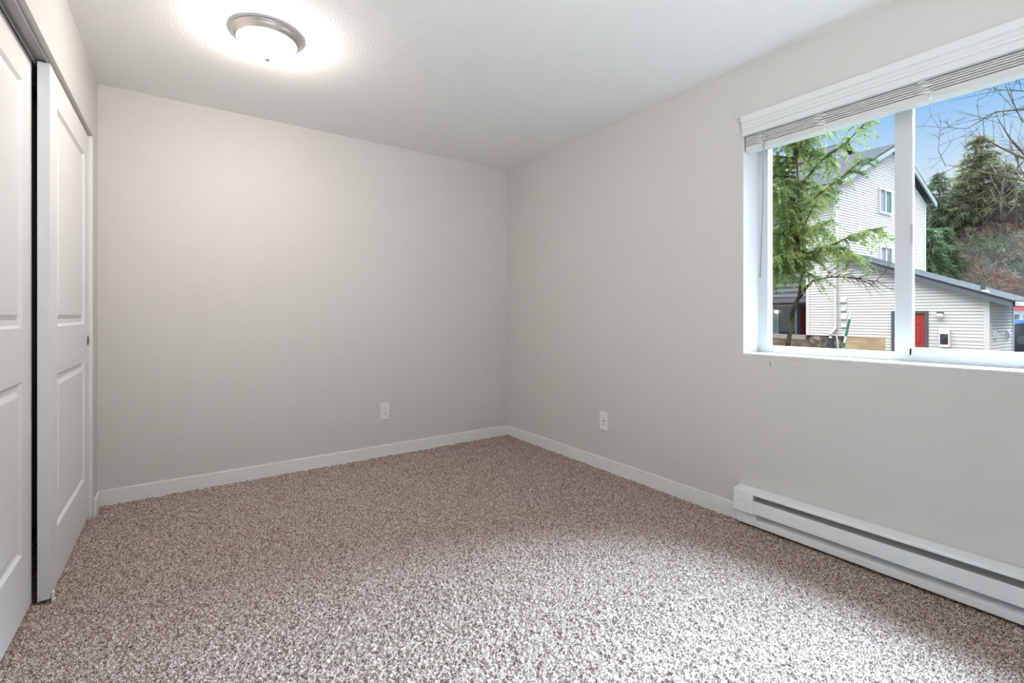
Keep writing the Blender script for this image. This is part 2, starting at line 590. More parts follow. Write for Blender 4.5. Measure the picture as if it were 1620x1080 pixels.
# bunched ladder cords
for cy in (1.272, 0.995, 0.612, 0.20):
    b = B()
    rr = random.Random(int(cy * 1000))
    for s in range(5):
        pts = []
        for k in range(11):
            z = 2.074 - k * 0.0072
            pts.append((XR - 0.003 + rr.uniform(-0.004, 0.001), cy + (0.028 if k % 2 else -0.028) * rr.uniform(0.3, 1.0), z + rr.uniform(-0.002, 0.002)))
        b.tube(pts, 0.0013, 5)
    b.tube([(XR + 0.001, cy - 0.018, 2.0), (XR + 0.001, cy - 0.018, 1.98)], 0.0012, 5)
    b.box(XR - 0.002, XR + 0.003, cy - 0.022, cy - 0.014, 1.975, 1.980)
    rel(b, 'ladder_cord', M['cord'])
# tilt wand
b = B()
b.tube([(XR - 0.004, 1.256, 2.062), (XR + 0.000, 1.262, 1.70), (XR + 0.003, 1.278, 1.31)], [0.0045, 0.0042, 0.005], 8)
b.tube([(XR + 0.003, 1.278, 1.312), (XR + 0.003, 1.2783, 1.300)], [0.006, 0.005], 8)
rel(b, 'tilt_wand', M['wand'])


# ================================================================== CEILING LIGHT
LX, LY = 0.333, 2.515
lamp = thing('ceiling_light', 'round flush ceiling light with brushed nickel ring and glowing white dome', 'ceiling light', (LX, LY, ZC))
o = B().lathe([(0.0, -0.0005), (0.148, -0.0005), (0.150, -0.006), (0.1545, -0.008), (0.1560, -0.0105), (0.1550, -0.0135), (0.1515, -0.0150),
               (0.1500, -0.0165), (0.1475, -0.0230), (0.1400, -0.0310), (0.1345, -0.0345), (0.1335, -0.0375), (0.1300, -0.0395), (0.1265, -0.0385),
               (0.1245, -0.0350), (0.1240, -0.0280), (0.0, -0.0260)], n=96).build('ring', M['nickel'], lamp, smooth=True)
o['label'] = 'brushed nickel ring'
dome = []
for k in range(0, 15):
    a = k / 14 * math.pi / 2
    dome.append((0.1225 * math.cos(a) ** 0.9 if k < 14 else 0.0, -0.036 - 0.077 * math.sin(a)))
o = B().lathe(dome, n=96).build('glass_dome', M['dome'], lamp, smooth=True)
o['label'] = 'glowing frosted glass dome'
B().lathe([(0.0, -0.1105), (0.014, -0.1105), (0.0155, -0.115), (0.012, -0.121), (0.008, -0.125), (0.0, -0.127)], n=24).build('finial', M['nickel'], lamp, smooth=True)


# ================================================================== OUTLETS
def outlet(name, label, loc, rz, gfci):
    """built facing -y, then turned"""
    t_ = thing(name, label, 'outlet', loc, rz)
    w2, h2 = 0.0395, 0.0655
    p = B().box(-w2, w2, -0.006, -0.0005, -h2, h2, bev=0.003).build('cover_plate', M['plate'], t_)
    f = B().box(-0.0165, 0.0165, -0.0085, -0.0055, -0.033, 0.033, bev=0.0015).build('receptacle_face', M['plate'], t_)
    for s in ((1, -1)):
        zc = s * (0.0185 if not gfci else 0.0215)
        b_ = B()
        b_.box(-0.0075, -0.0050, -0.0092, -0.0080, zc - 0.001, zc + 0.0065)
        b_.box(0.0050, 0.0072, -0.0092, -0.0080, zc, zc + 0.0060)
        b_.box(-0.0025, 0.0025, -0.0092, -0.0080, zc - 0.0095, zc - 0.0045, bev=0.0003)
        b_.build('socket', M['slot'], f)
    if gfci:
        for s in (1, -1):
            B().box(s * 0.0085 - 0.0035, s * 0.0085 + 0.0035, -0.0098, -0.0082, -0.0065, 0.0045, bev=0.001).build('button', M['slot'], f)
    for s in (1, -1):
        sb = B().lathe([(0, 0.0012), (0.0022, 0.001), (0.003, 0)], n=14).build('screw', M['plate'], p, smooth=True)
        sb.rotation_euler = (math.pi / 2, 0, 0)
        sb.location = (0, -0.006, s * 0.048)
    return t_


outlet('wall_outlet', 'white duplex wall outlet low on the back wall', (1.306, YB, 0.351), 0.0, False)
outlet('wall_outlet', 'white wall outlet with two dark buttons, on the window wall beside the corner', (XR, 2.389, 0.350), -math.pi / 2, True)

b = B()
b.box(XR - 0.0008, XR + 0.0005, 1.2265, 1.2290, 0.846, 0.868)
b.box(XR - 0.0008, XR + 0.0005, 1.2225, 1.2265, 0.842, 0.849)
tag(b.build('scuff_mark', M['scuff']), 'tiny dark scuff on the wall just under the window sill', 'mark')


# ================================================================== BASEBOARD HEATER
HY0, HY1 = -0.55, 1.385
heater = thing('baseboard_heater', 'long white electric baseboard heater on the wall under the window', 'heater', (XR, HY1, 0))
def hrel(bb, name, m, smooth=False, parent=heater):
    o = bb.build(name, m, parent, smooth)
    o.data.transform(Matrix.Translation((-XR, -HY1, 0)))
    return o
BX = 1.281                               # junction box ends here
# cabinet: back plate, sloping top with front lip, foot
b = B()
b.box(XR - 0.004, XR - 0.001, HY0, BX, 0.018, 0.190)
b.prism([(XR - 0.001, 0.196), (XR - 0.064, 0.190), (XR - 0.068, 0.187), (XR - 0.068, 0.177), (XR - 0.0655, 0.177), (XR - 0.0655, 0.186),
         (XR - 0.062, 0.1875), (XR - 0.001, 0.1935)], 1, HY0, HY1 - 0.001)
b.prism([(XR - 0.001, 0.012), (XR - 0.046, 0.012), (XR - 0.052, 0.016), (XR - 0.052, 0.041), (XR - 0.049, 0.045), (XR - 0.0475, 0.044),
         (XR - 0.0495, 0.040), (XR - 0.0495, 0.017), (XR - 0.045, 0.0145), (XR - 0.001, 0.0145)], 1, HY0, HY1 - 0.012)
b.prism([(XR - 0.004, 0.080), (XR - 0.0495, 0.041), (XR - 0.0475, 0.039), (XR - 0.004, 0.076)], 1, HY0, BX - 0.012)     # sloping scoop behind the foot
hrel(b, 'cabinet', M['heater'])
hrel(B().box(XR - 0.007, XR - 0.0045, HY0, BX, 0.10, 0.188), 'back_plate', M['heater_in'])
hrel(B().prism([(XR - 0.068, 0.1475), (XR - 0.066, 0.149), (XR - 0.0635, 0.1475), (XR - 0.0635, 0.088), (XR - 0.060, 0.083), (XR - 0.0665, 0.082),
                (XR - 0.068, 0.085)], 1, HY0, BX - 0.001), 'front_panel', M['heater'])
b = B()
b.prism([(XR - 0.0065, 0.186), (XR - 0.0085, 0.186), (XR - 0.056, 0.128), (XR - 0.054, 0.126)], 1, HY0, BX - 0.001)
hrel(b, 'deflector', mat('heater_deflector', (0.36, 0.365, 0.37), 0.55, metal=0.1))
b = B()
b.box(XR - 0.068, XR - 0.001, BX, HY1, 0.0775, 0.1775, bev=0.002)
b.box(XR - 0.0687, XR - 0.0675, BX + 0.002, HY1 - 0.002, 0.1405, 0.1425)
b.box(XR - 0.0687, XR - 0.0675, BX + 0.002, HY1 - 0.002, 0.172, 0.1735)
b.prism([(XR - 0.001, 0.018), (XR - 0.050, 0.018), (XR - 0.0525, 0.022), (XR - 0.0525, 0.046), (XR - 0.055, 0.062), (XR - 0.055, 0.078), (XR - 0.001, 0.078)],
        1, BX - 0.012, HY1 - 0.010)
hrel(b, 'junction_box', M['heater'])
for yy in (1.17, 0.83, 0.70):
    hrel(B().box(XR - 0.0265, XR - 0.0225, yy - 0.004, yy + 0.004, 0.163, 0.169, bev=0.001), 'screw', M['dark'])


# ================================================================== OUTSIDE
HD = math.radians(3.55)                  # the neighbouring block is turned this much from our wall
D1 = Vector((math.sin(HD), math.cos(HD), 0))
N1 = Vector((math.cos(HD), -math.sin(HD), 0))
GZ = -0.85


def E(u, v, z):
    return D1 * u + N1 * v + Vector((0, 0, z))


# ground
gm = noise_mix(mat('ground_soil', (0.2, 0.17, 0.12), 0.95), [(0.3, (0.03, 0.026, 0.02)), (0.5, (0.06, 0.05, 0.035)), (0.7, (0.05, 0.06, 0.028))], 1.2, 6)
structure(B().box(XR + 0.25, 90, -60, 70, GZ - 0.6, GZ).build('ground', gm))

# siding, built course by course
SID = mat('siding_vinyl', (0.53, 0.505, 0.485), 0.9, spec=0.0)
TRIM_OUT = mat('trim_outside', (0.50, 0.485, 0.47), 0.8, spec=0.0)
FASC = mat('fascia_grey', (0.105, 0.11, 0.125), 0.8, spec=0.1)
GREEN_FASC = mat('fascia_sage', (0.24, 0.27, 0.25), 0.8, spec=0.1)
ROOF = bumpy(noise_mix(mat('asphalt_shingle', (0.35, 0.37, 0.40), 0.95, spec=0.0), [(0.3, (0.036, 0.036, 0.037)), (0.7, (0.060, 0.060, 0.062))], 9, 4, stretch=(1, 1, 1)), 30, 0.6, 0.02)
RED = mat('red_door_paint', (0.28, 0.032, 0.025), 0.6, spec=0.2)
DGREY = mat('dark_grey_trim', (0.065, 0.065, 0.072), 0.6)
PANE = mat('outdoor_pane', (0.10, 0.12, 0.13), 0.08, spec=0.8)
CURT = mat('green_curtain', (0.075, 0.14, 0.11), 0.8)
GCURT = mat('grey_curtain', (0.17, 0.18, 0.20), 0.7)
PLY = noise_mix(mat('weathered_plywood', (0.5, 0.36, 0.22), 0.8), [(0.3, (0.22, 0.13, 0.07)), (0.55, (0.35, 0.25, 0.155)), (0.75, (0.40, 0.33, 0.25))], 2.2, 5, stretch=(1, 0.5, 3))
FOUND = noise_mix(mat('stained_concrete', (0.3, 0.27, 0.22), 0.9), [(0.35, (0.03, 0.028, 0.024)), (0.5, (0.12, 0.10, 0.075)), (0.6, (0.28, 0.26, 0.24)), (0.8, (0.17, 0.09, 0.05))], 2.6, 6)

O_ = (20.0, 9.0)                          # base of the building in its own (v, u) axes
bld = thing('apartment_building', 'three-storey apartment building with pale lap siding and a low shed-roofed wing', 'building',
            tuple(E(O_[1], O_[0], GZ)), -HD)


def loc3(u, v, z):
    return (v - O_[0], u - O_[1], z - GZ)


def courses(mb, z0, z1, rng_fn, place, step=0.102, lip=0.016):
    """rng_fn(z) -> (a, b) horizontal extent; place(s, out, z) -> point"""
    z = z0
    while z < z1 - 1e-3:
        zt = min(z + step, z1)
        a0, b0 = rng_fn(z)
        a1, b1 = rng_fn(zt)
        if b0 - a0 > 0.01:
            b1 = max(b1, a1)
            zg = z + (zt - z) * 0.80                     # a shadow groove closes every course
            f = 0.80
            ag, bg = a0 + (a1 - a0) * f, b0 + (b1 - b0) * f
            mb.face([place(a0, lip, z), place(b0, lip, z), place(bg, lip * 0.5, zg), place(ag, lip * 0.5, zg)])
            mb.face([place(ag, lip * 0.5, zg), place(bg, lip * 0.5, zg), place(bg, -0.022, zg + 0.004), place(ag, -0.022, zg + 0.004)])
            mb.face([place(ag, -0.022, zg + 0.004), place(bg, -0.022, zg + 0.004), place(b1, -0.022, zt), place(a1, -0.022, zt)])
            mb.face([place(a0, -0.022, z), place(b0, -0.022, z), place(b0, lip, z), place(a0, lip, z)])
        z = zt


# --- wing wall (faces our window) with the tower's side above it
def rk(u):
    return 1.586 + 0.411 * (u - 4.758)


mb = B()
courses(mb, GZ, 0.305, lambda z: (4.748, 7.38), lambda s, o, z: loc3(s, 20 - o, z))
courses(mb, 0.305, 3.35, lambda z: (4.748 if z < rk(4.748) else min(4.748 + (z - rk(4.748)) / 0.411, 8.96), 10.012), lambda s, o, z: loc3(s, 20 - o, z))
courses(mb, 3.35, 6.06, lambda z: (8.979, 10.012), lambda s, o, z: loc3(s, 20 - o, z))
# wing's end wall
courses(mb, GZ, 1.60, lambda z: (20.0, 22.476), lambda s, o, z: loc3(4.748 - o, s, z))
mb.build('wing_wall', SID, bld)
# --- gable wall of the tower
AP_V, AP_Z = 24.85, 8.29


def gab(z):
    a = 20.0 if z <= 6.06 else 20.0 + (z - 6.06) / (AP_Z - 6.06) * (AP_V - 20.0)
    c = 28.533 if z <= 6.51 else 28.533 - (z - 6.51) / (AP_Z - 6.51) * (28.533 - AP_V)
    return a, max(c, a)


mb = B()
courses(mb, 1.2, AP_Z, gab, lambda s, o, z: loc3(8.979 - o, s, z))
mb.build('gable_wall', SID, bld)
# added inner core, hidden in the shell to block light leaks
mb = B()
mb.prism([loc3(8.979, v, z)[::2] for v, z in ((20.03, GZ), (28.5, GZ), (28.5, 6.45), (AP_V, 8.25), (20.03, 6.02))], 1, loc3(9.0, 20, 0)[1], loc3(10.0, 20, 0)[1])
mb.prism([loc3(8.979, v, z)[::2] for v, z in ((22.15, GZ), (28.5, GZ), (28.5, 6.45), (AP_V, 8.25), (22.15, 7.0))], 1, loc3(10.0, 20, 0)[1], loc3(24.0, 20, 0)[1])
mb.hexa([loc3(4.80, 20.03, GZ), loc3(4.80, 22.45, GZ), loc3(8.95, 22.45, GZ), loc3(8.95, 20.03, GZ),
         loc3(4.80, 20.03, 1.56), loc3(4.80, 22.45, 1.56), loc3(8.95, 22.45, 3.27), loc3(8.95, 20.03, 3.27)])
mb.build('light_block_core', SID, bld)
# --- corner boards
for (u, v, z0, z1) in ((8.979, 20.0, 3.2, 6.06), (4.748, 20.0, GZ, 1.58), (8.979, 28.533, 3.0, 6.45)):
    x, y, z = loc3(u, v, z0)
    B().box(x - 0.03, x + 0.09, y - 0.03, y + 0.11, z, z + (z1 - z0)).build('corner_board', TRIM_OUT, bld)
x, y, z = loc3(4.748, 22.476, GZ)
B().box(x - 0.07, x + 0.03, y - 0.03, y + 0.05, z, z + 2.3).build('corner_board', TRIM_OUT, bld)
x, y, z = loc3(10.012, 20.0, 0.30)
B().box(x - 0.03, x + 0.06, y - 0.09, y + 0.03, z, z + 5.7).build('corner_board', TRIM_OUT, bld)


# --- roofs
def slab(mb, pts, th):
    n = [Vector(p) for p in pts]
    mb.hexa([tuple(p - Vector((0, 0, th))) for p in n] + [tuple(p) for p in n])


sl1 = (AP_Z - 6.06) / (AP_V - 20.0)
sl2 = (AP_Z - 6.51) / (28.533 - AP_V)
mb = B()
top = AP_Z + 0.26
slab(mb, [loc3(8.66, 19.40, top - sl1 * (AP_V - 19.40)), loc3(24, 19.40, top - sl1 * (AP_V - 19.40)), loc3(24, AP_V, top), loc3(8.66, AP_V, top)], 0.06)
slab(mb, [loc3(8.66, AP_V, top), loc3(24, AP_V, top), loc3(24, 29.05, top - sl2 * (29.05 - AP_V)), loc3(8.66, 29.05, top - sl2 * (29.05 - AP_V))], 0.06)
rf = mb.build('tower_roof', ROOF, bld)
mb = B()
for va, vb, s in ((19.40, AP_V, sl1), (AP_V, 29.05, -sl2)):
    za = top - 0.06 - (s * (AP_V - va) if s > 0 else 0)
    zb = top - 0.06 - (0 if s > 0 else -s * (vb - AP_V))
    mb.hexa([loc3(8.66, va, za - 0.20), loc3(8.72, va, za - 0.20), loc3(8.72, vb, zb - 0.20), loc3(8.66, vb, zb - 0.20),
             loc3(8.66, va, za), loc3(8.72, va, za), loc3(8.72, vb, zb), loc3(8.66, vb, zb)])
za = top - 0.06 - sl1 * (AP_V - 19.40)
mb.hexa([loc3(8.66, 19.40, za - 0.2), loc3(8.66, 19.46, za - 0.2), loc3(24, 19.46, za - 0.2), loc3(24, 19.40, za - 0.2),
         loc3(8.66, 19.40, za), loc3(8.66, 19.46, za), loc3(24, 19.46, za), loc3(24, 19.40, za)])
mb.build('fascia', GREEN_FASC, rf)
# soffit
mb = B()
slab(mb, [loc3(8.72, 19.46, za - 0.17), loc3(24, 19.46, za - 0.17), loc3(24, 20.1, za - 0.12), loc3(8.72, 20.1, za - 0.12)], 0.02)
mb.build('soffit', TRIM_OUT, rf)
# roof vent strip and cross gable beyond
mb = B()
zr = top - sl1 * 0.75
mb.hexa([loc3(13.0, AP_V - 0.9, zr - 0.05), loc3(15.5, AP_V - 0.9, zr - 0.05), loc3(15.5, AP_V - 0.6, zr + 0.08), loc3(13.0, AP_V - 0.6, zr + 0.08),
         loc3(13.0, AP_V - 0.9, zr + 0.10), loc3(15.5, AP_V - 0.9, zr + 0.10), loc3(15.5, AP_V - 0.6, zr + 0.22), loc3(13.0, AP_V - 0.6, zr + 0.22)])
mb.build('roof_vent', DGREY, rf)
mb = B()
mb.prism([loc3(0, v, z)[::2] for v, z in ((33.2, 9.6), (37.7, 9.6), (37.7, 12.35), (36.7, 12.85), (33.2, 11.3))], 1, loc3(16.0, 20, 0)[1], loc3(22, 20, 0)[1])
mb.build('rear_gable', SID, bld)
mb = B()
for a, c in (((33.0, 11.35), (36.75, 13.05)), ((36.65, 13.05), (38.0, 12.4))):
    slab(mb, [loc3(15.7, a[0], a[1]), loc3(22, a[0], a[1]), loc3(22, c[0], c[1]), loc3(15.7, c[0], c[1])], 0.22)
mb.build('rear_gable_roof', ROOF, bld)
# wing shed roof
mb = B()
def wz(u):
    return 2.50 + 0.411 * (u - 6.618)
slab(mb, [loc3(4.14, 19.72, wz(4.14) + 0.05), loc3(8.96, 19.72, wz(8.96) + 0.05), loc3(8.96, 22.85, wz(8.96) + 0.05), loc3(4.14, 22.85, wz(4.14) + 0.05)], 0.05)
wr = mb.build('wing_roof', ROOF, bld)
mb = B()
mb.hexa([loc3(4.18, 19.74, wz(4.18) - 0.17), loc3(4.18, 19.79, wz(4.18) - 0.17), loc3(8.96, 19.79, wz(8.96) - 0.17), loc3(8.96, 19.74, wz(8.96) - 0.17),
         loc3(4.18, 19.74, wz(4.18) - 0.005), loc3(4.18, 19.79, wz(4.18) - 0.005), loc3(8.96, 19.79, wz(8.96) - 0.005), loc3(8.96, 19.74, wz(8.96) - 0.005)])
mb.hexa([loc3(4.18, 19.79, wz(4.18) - 0.15), loc3(4.18, 22.8, wz(4.18) - 0.15), loc3(4.23, 22.8, wz(4.23) - 0.15), loc3(4.23, 19.79, wz(4.23) - 0.15),
         loc3(4.18, 19.79, wz(4.18) - 0.005), loc3(4.18, 22.8, wz(4.18) - 0.005), loc3(4.23, 22.8, wz(4.23) - 0.005), loc3(4.23, 19.79, wz(4.23) - 0.005)])
mb.build('fascia', FASC, wr)
mb = B()
x, y, z = loc3(4.10, 19.85, wz(4.10) - 0.10)
mb.box(x, x + 2.9, y - 0.06, y + 0.05, z, z + 0.12, bev=0.01)
mb.build('gutter', mat('white_gutter', (0.5, 0.5, 0.5), 0.4), wr)
mb = B()
x, y, z = loc3(4.95, 20.35, wz(4.95))
mb.tube([(x, y, z - 0.05), (x, y, z + 0.36)], 0.06, 14)
mb.build('vent_pipe', DGREY, wr)
mb = B()
mb.lathe([(0.16, 0.0), (0.14, 0.05), (0.065, 0.09)], x, y, 18)
mb.bm.verts.ensure_lookup_table()
bmesh.ops.translate(mb.bm, verts=mb.bm.verts, vec=(0, 0, z - 0.02))
mb.build('pipe_collar', mat('galvanised', (0.4, 0.4, 0.4), 0.4), wr)


# --- tower windows
def house_window(u, va, vb, za, zb, right_mat):
    x0, y0, z0 = loc3(u, va, za)
    x1, _, z1 = loc3(u, vb, zb)
    w = B()
    f_ = 0.07
    w.box(x0 - f_, x1 + f_, y0 - 0.07, y0, z0 - f_, z0)
    w.box(x0 - f_, x1 + f_, y0 - 0.07, y0, z1, z1 + f_)
    w.box(x0 - f_, x0, y0 - 0.07, y0, z0, z1)
    w.box(x1, x1 + f_, y0 - 0.07, y0, z0, z1)
    xm = (x0 + x1) / 2
    w.box(xm - 0.035, xm + 0.035, y0 - 0.06, y0, z0, z1)
    fr = w.build('window', M['vinyl_out'], bld)
    B().box(x0, xm - 0.035, y0 - 0.03, y0 - 0.02, z0, z1).build('pane', GCURT, fr)
    B().box(xm + 0.035, x1, y0 - 0.03, y0 - 0.02, z0, z1).build('pane', right_mat, fr)


house_window(8.979, 23.68, 24.76, 5.50, 6.42, CURT)
house_window(8.979, 23.78, 24.80, 3.05, 3.98, PANE)

# --- red door in the wing
x, y0, z0 = loc3(6.27, 20, GZ)
y1 = loc3(7.11, 20, 0)[1]
w = B()
dz = 2.00
w.box(x - 0.06, x + 0.02, y0 - 0.085, y0, z0, z0 + dz + 0.09)
w.box(x - 0.06, x + 0.02, y1, y1 + 0.085, z0, z0 + dz + 0.09)
w.box(x - 0.06, x + 0.02, y0, y1, z0 + dz, z0 + dz + 0.09)
dr = w.build('door_frame', DGREY, bld)
w = B()
w.box(x - 0.025, x + 0.015, y0, y1, z0 + 0.01, z0 + dz)
pw = (y1 - y0 - 0.36) / 2
for k in range(2):
    ya = y0 + 0.12 + k * (pw + 0.12)
    for za, zb in ((0.2, 0.85), (1.0, 1.50), (1.62, 1.88)):
        w.box(x - 0.036, x - 0.024, ya, ya + pw, z0 + za, z0 + zb, bev=0.008, seg=1)
w.build('entry_door', RED, dr)

# --- base: plywood panel, stained foundation, patio
x, ya, z0 = loc3(7.38, 20, GZ)
yb = loc3(8.677, 20, 0)[1]
B().box(x - 0.01, x + 0.02, ya, yb, z0, z0 + 1.155).build('base_panel', PLY, bld)
ye = loc3(10.012, 20, 0)[1]
B().box(x + 0.02, x + 0.10, yb, ye, z0, z0 + 1.15).build('foundation', FOUND, bld)

# --- downspout, drain pipe, dryer vents
mb = B()
x, y, z = loc3(8.955, 19.93, 0.55)
zt = loc3(0, 0, 5.85)[2]
mb.box(x - 0.04, x + 0.04, y - 0.05, y + 0.05, z, zt)
mb.hexa([(x - 0.05, y - 0.05, z), (x + 0.03, y - 0.05, z), (x + 0.03, y + 0.05, z), (x - 0.05, y + 0.05, z),
         (x - 0.04, y - 0.05, z + 0.06), (x + 0.04, y - 0.05, z + 0.06), (x + 0.04, y + 0.05, z + 0.06), (x - 0.04, y + 0.05, z + 0.06)])
mb.tube([(x, y, z + 0.05), (x - 0.12, y + 0.12, z - 0.18), (x - 0.12, y + 0.12, z - 0.32)], 0.06, 10)
mb.build('downspout', TRIM_OUT, bld)
mb = B()
mb.tube([(x - 0.12, y + 0.11, z - 0.32), (x - 0.12, y + 0.10, z - 1.4)], 0.085, 12)
mb.build('drain_pipe', mat('black_drain', (0.03, 0.035, 0.045), 0.6), bld)
mb = B()
mb.tube([(x - 0.1, y - 0.08, z - 0.2), (x - 0.12, y - 0.13, z - 0.5), (x - 0.1, y - 0.16, z - 1.0), (x - 0.1, y - 0.20, z - 1.35)], 0.022, 8)
mb.build('hose', TRIM_OUT, bld)
for (uu, zz, s) in ((8.70, 1.66, 0.13), (8.69, 1.32, 0.10), (8.69, 1.02, 0.13), (8.69, 0.70, 0.10)):
    x, y, z = loc3(uu, 20, zz)
    w = B()
    w.box(x - 0.03, x, y - s, y + s, z - s, z + s, bev=0.01, seg=1)
    w.prism([(x - 0.03, z + s * 0.7), (x - 0.075, z - s * 0.3), (x - 0.075, z - s * 0.6), (x - 0.03, z - s * 0.6)], 1, y - s * 0.75, y + s * 0.75)
    w.build('dryer_vent', TRIM_OUT, bld)
for vv in (20.55, 21.85):
    x, y, z = loc3(4.748, vv, 0.49)
    w = B()
    w.box(x - 0.17, x + 0.13, y - 0.05, y, z - 0.14, z + 0.12, bev=0.01, seg=1)
    w.prism([(y - 0.05, z + 0.1), (y - 0.09, z), (y - 0.09, z - 0.1), (y - 0.05, z - 0.1)], 0, x - 0.12, x + 0.08)
    v_ = w.build('wall_vent', TRIM_OUT, bld)
    B().box(x + 0.14, x + 0.18, y - 0.06, y, z - 0.06, z + 0.10, bev=0.01, seg=1).build('flap', DGREY, v_)

# --- porch recess: back wall with sliding door, red door, balcony above
PV = 22.0
mb = B()
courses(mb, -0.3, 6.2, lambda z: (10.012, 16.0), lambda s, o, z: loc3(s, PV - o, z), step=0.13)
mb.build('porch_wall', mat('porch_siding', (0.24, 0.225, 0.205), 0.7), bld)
mb = B()
courses(mb, -0.3, 6.2, lambda z: (20.0, PV), lambda s, o, z: loc3(10.012 + o, s, z), step=0.13)
mb.build('porch_side_wall', SID, bld)
x, y, z = loc3(11.47, PV - 0.06, -0.45)
y2 = loc3(13.25, PV, 0)[1]
w = B()
h_ = 1.97
w.box(x, x + 0.06, y - 0.05, y + 0.03, z, z + h_)
w.box(x, x + 0.06, y2 - 0.03, y2 + 0.05, z, z + h_)
w.box(x, x + 0.06, y, y2, z + h_ - 0.02, z + h_ + 0.06)
ym = y + 0.80
w.box(x - 0.01, x + 0.06, ym - 0.04, ym + 0.04, z, z + h_)
sd = w.build('sliding_door', M['vinyl_out'], bld)
B().box(x + 0.02, x + 0.03, y, ym, z, z + h_).build('pane', PANE, sd)
w = B()
zz = z
k = 0
while zz < z + h_ - 0.09:
    w.box(x + 0.02, x + 0.035, ym + 0.04, y2 - 0.03, zz, zz + 0.08)
    zz += 0.09
w.build('vertical_blind', mat('pale_green_blind', (0.45, 0.55, 0.52), 0.6), sd)  # plain pale green blind colour
x, y, z = loc3(10.42, PV - 0.05, -0.45)
fr_ = B().box(x, x + 0.05, y - 0.08, y + 0.98, z, z + 2.03).build('porch_door_frame', DGREY, bld)
B().box(x - 0.02, x, y, y + 0.84, z, z + 1.95).build('porch_door', mat('porch_door_shaded_red', (0.14, 0.018, 0.014), 0.6, spec=0.2), fr_)  # darker copy of the door red, shade of the recess put into it
for k, zf in enumerate((1.62, 4.1)):
    x, y, z = loc3(10.05, 20.25, zf)
    bs_ = B().box(x, x + 1.75, y, y + 5.9, z, z + 0.20).build('balcony_floor', mat('balcony_shaded_grey', (0.085, 0.09, 0.10), 0.7), bld)  # floor colour darkened to carry the shade under the roof
    w = B()
    for zz in (0.22, 0.44, 0.66, 0.88, 1.04):
        w.box(x, x + 0.05, y, y + 5.9, z + zz + 0.02, z + zz + 0.14)
    for k2 in range(5):
        w.box(x + 0.05, x + 0.13, y + k2 * 1.4, y + k2 * 1.4 + 0.09, z + 0.2, z + 1.18)
    w.build('railing', mat('railing_shaded_grey', (0.15, 0.16, 0.175), 0.7), bs_)  # rail colour darkened too, recess shade mixed into the grey
x, y, z = loc3(9.95, 19.9, 0.25)
B().box(x, x + 0.25, y + 0.1, y + 6.2, z - 1.1, z + 0.05).build('porch_curb', mat('curb_concrete', (0.22, 0.20, 0.17), 0.9), bld)

# soil bank below the porch
mb = B()
rr = random.Random(3)
P = []
NU, NV = 26, 9
for i in range(NU + 1):
    row = []
    for j in range(NV + 1):
        u = 8.6 + i * (17.5 - 8.6) / NU
        f_ = j / NV
        v = 17.2 + f_ * 2.72
        z = GZ - 0.03 + (0.25 - GZ) * (f_ ** 0.8) * min(1, (u - 8.4) / 1.6) * 0.92 + rr.uniform(-0.05, 0.05) * (1 if 0 < j < NV else 0)
        row.append(mb.bm.verts.new(E(u, v, z)))
    P.append(row)
for i in range(NU):
    for j in range(NV):
        mb.bm.faces.new((P[i][j], P[i + 1][j], P[i + 1][j + 1], P[i][j + 1]))
bank = mb.build('soil_bank', noise_mix(mat('leaf_litter', (0.15, 0.09, 0.05), 0.95), [(0.3, (0.018, 0.015, 0.012)), (0.5, (0.045, 0.03, 0.02)), (0.62, (0.075, 0.042, 0.027)), (0.8, (0.11, 0.10, 0.08))], 3.0, 8), smooth=True)
structure(bank)

# --- things fixed to or standing by the wing
lx = thing('wall_lamp', 'white globe wall lamp beside the red door outside', 'lamp', tuple(E(5.87, 20 - 0.02, 1.08)), -HD)
B().box(-0.10, -0.001, -0.08, 0.08, 0.06, 0.13, bev=0.01).build('bracket', DGREY, lx)
B().lathe([(0.0, -0.09), (0.05, -0.085), (0.085, -0.05), (0.095, 0.0), (0.09, 0.05), (0.075, 0.07), (0.0, 0.07)], -0.10, 0, 24).build('lamp_shade', mat('white_shade', (0.55, 0.55, 0.54), 0.4), lx, smooth=True)
cx = thing('extinguisher_cabinet', 'white fire extinguisher cabinet on the siding to the right of the red door', 'cabinet', tuple(E(5.74, 20 - 0.017, 0.07)), -HD)
w = B()
w.box(-0.16, -0.001, -0.13, -0.10, 0, 0.56)
w.box(-0.16, -0.001, 0.10, 0.13, 0, 0.56)
w.box(-0.16, -0.001, -0.10, 0.10, 0, 0.08)
w.box(-0.16, -0.001, -0.10, 0.10, 0.42, 0.56)
w.box(-0.02, -0.001, -0.10, 0.10, 0.08, 0.42)
w.build('body', M['vinyl_out'], cx)
w = B()
w.box(-0.158, -0.152, -0.10, 0.10, 0.08, 0.42)
w.build('door_pane', glass_mat('cabinet_glass', (0.75, 0.78, 0.8), 1.0), cx)
ex = thing('fire_extinguisher', 'red fire extinguisher inside the white wall cabinet', 'fire extinguisher', tuple(E(5.74, 20 - 0.09, 0.152)), -HD)
B().lathe([(0, 0.0), (0.045, 0.0), (0.05, 0.01), (0.05, 0.15), (0.035, 0.185), (0.015, 0.195), (0, 0.195)], 0, 0, 20).build('cylinder', mat('extinguisher_red', (0.65, 0.05, 0.05), 0.35), ex, smooth=True)
B().box(-0.02, 0.02, -0.04, 0.03, 0.195, 0.235, bev=0.006).build('valve', mat('valve_white', (0.7, 0.7, 0.7), 0.4), ex)

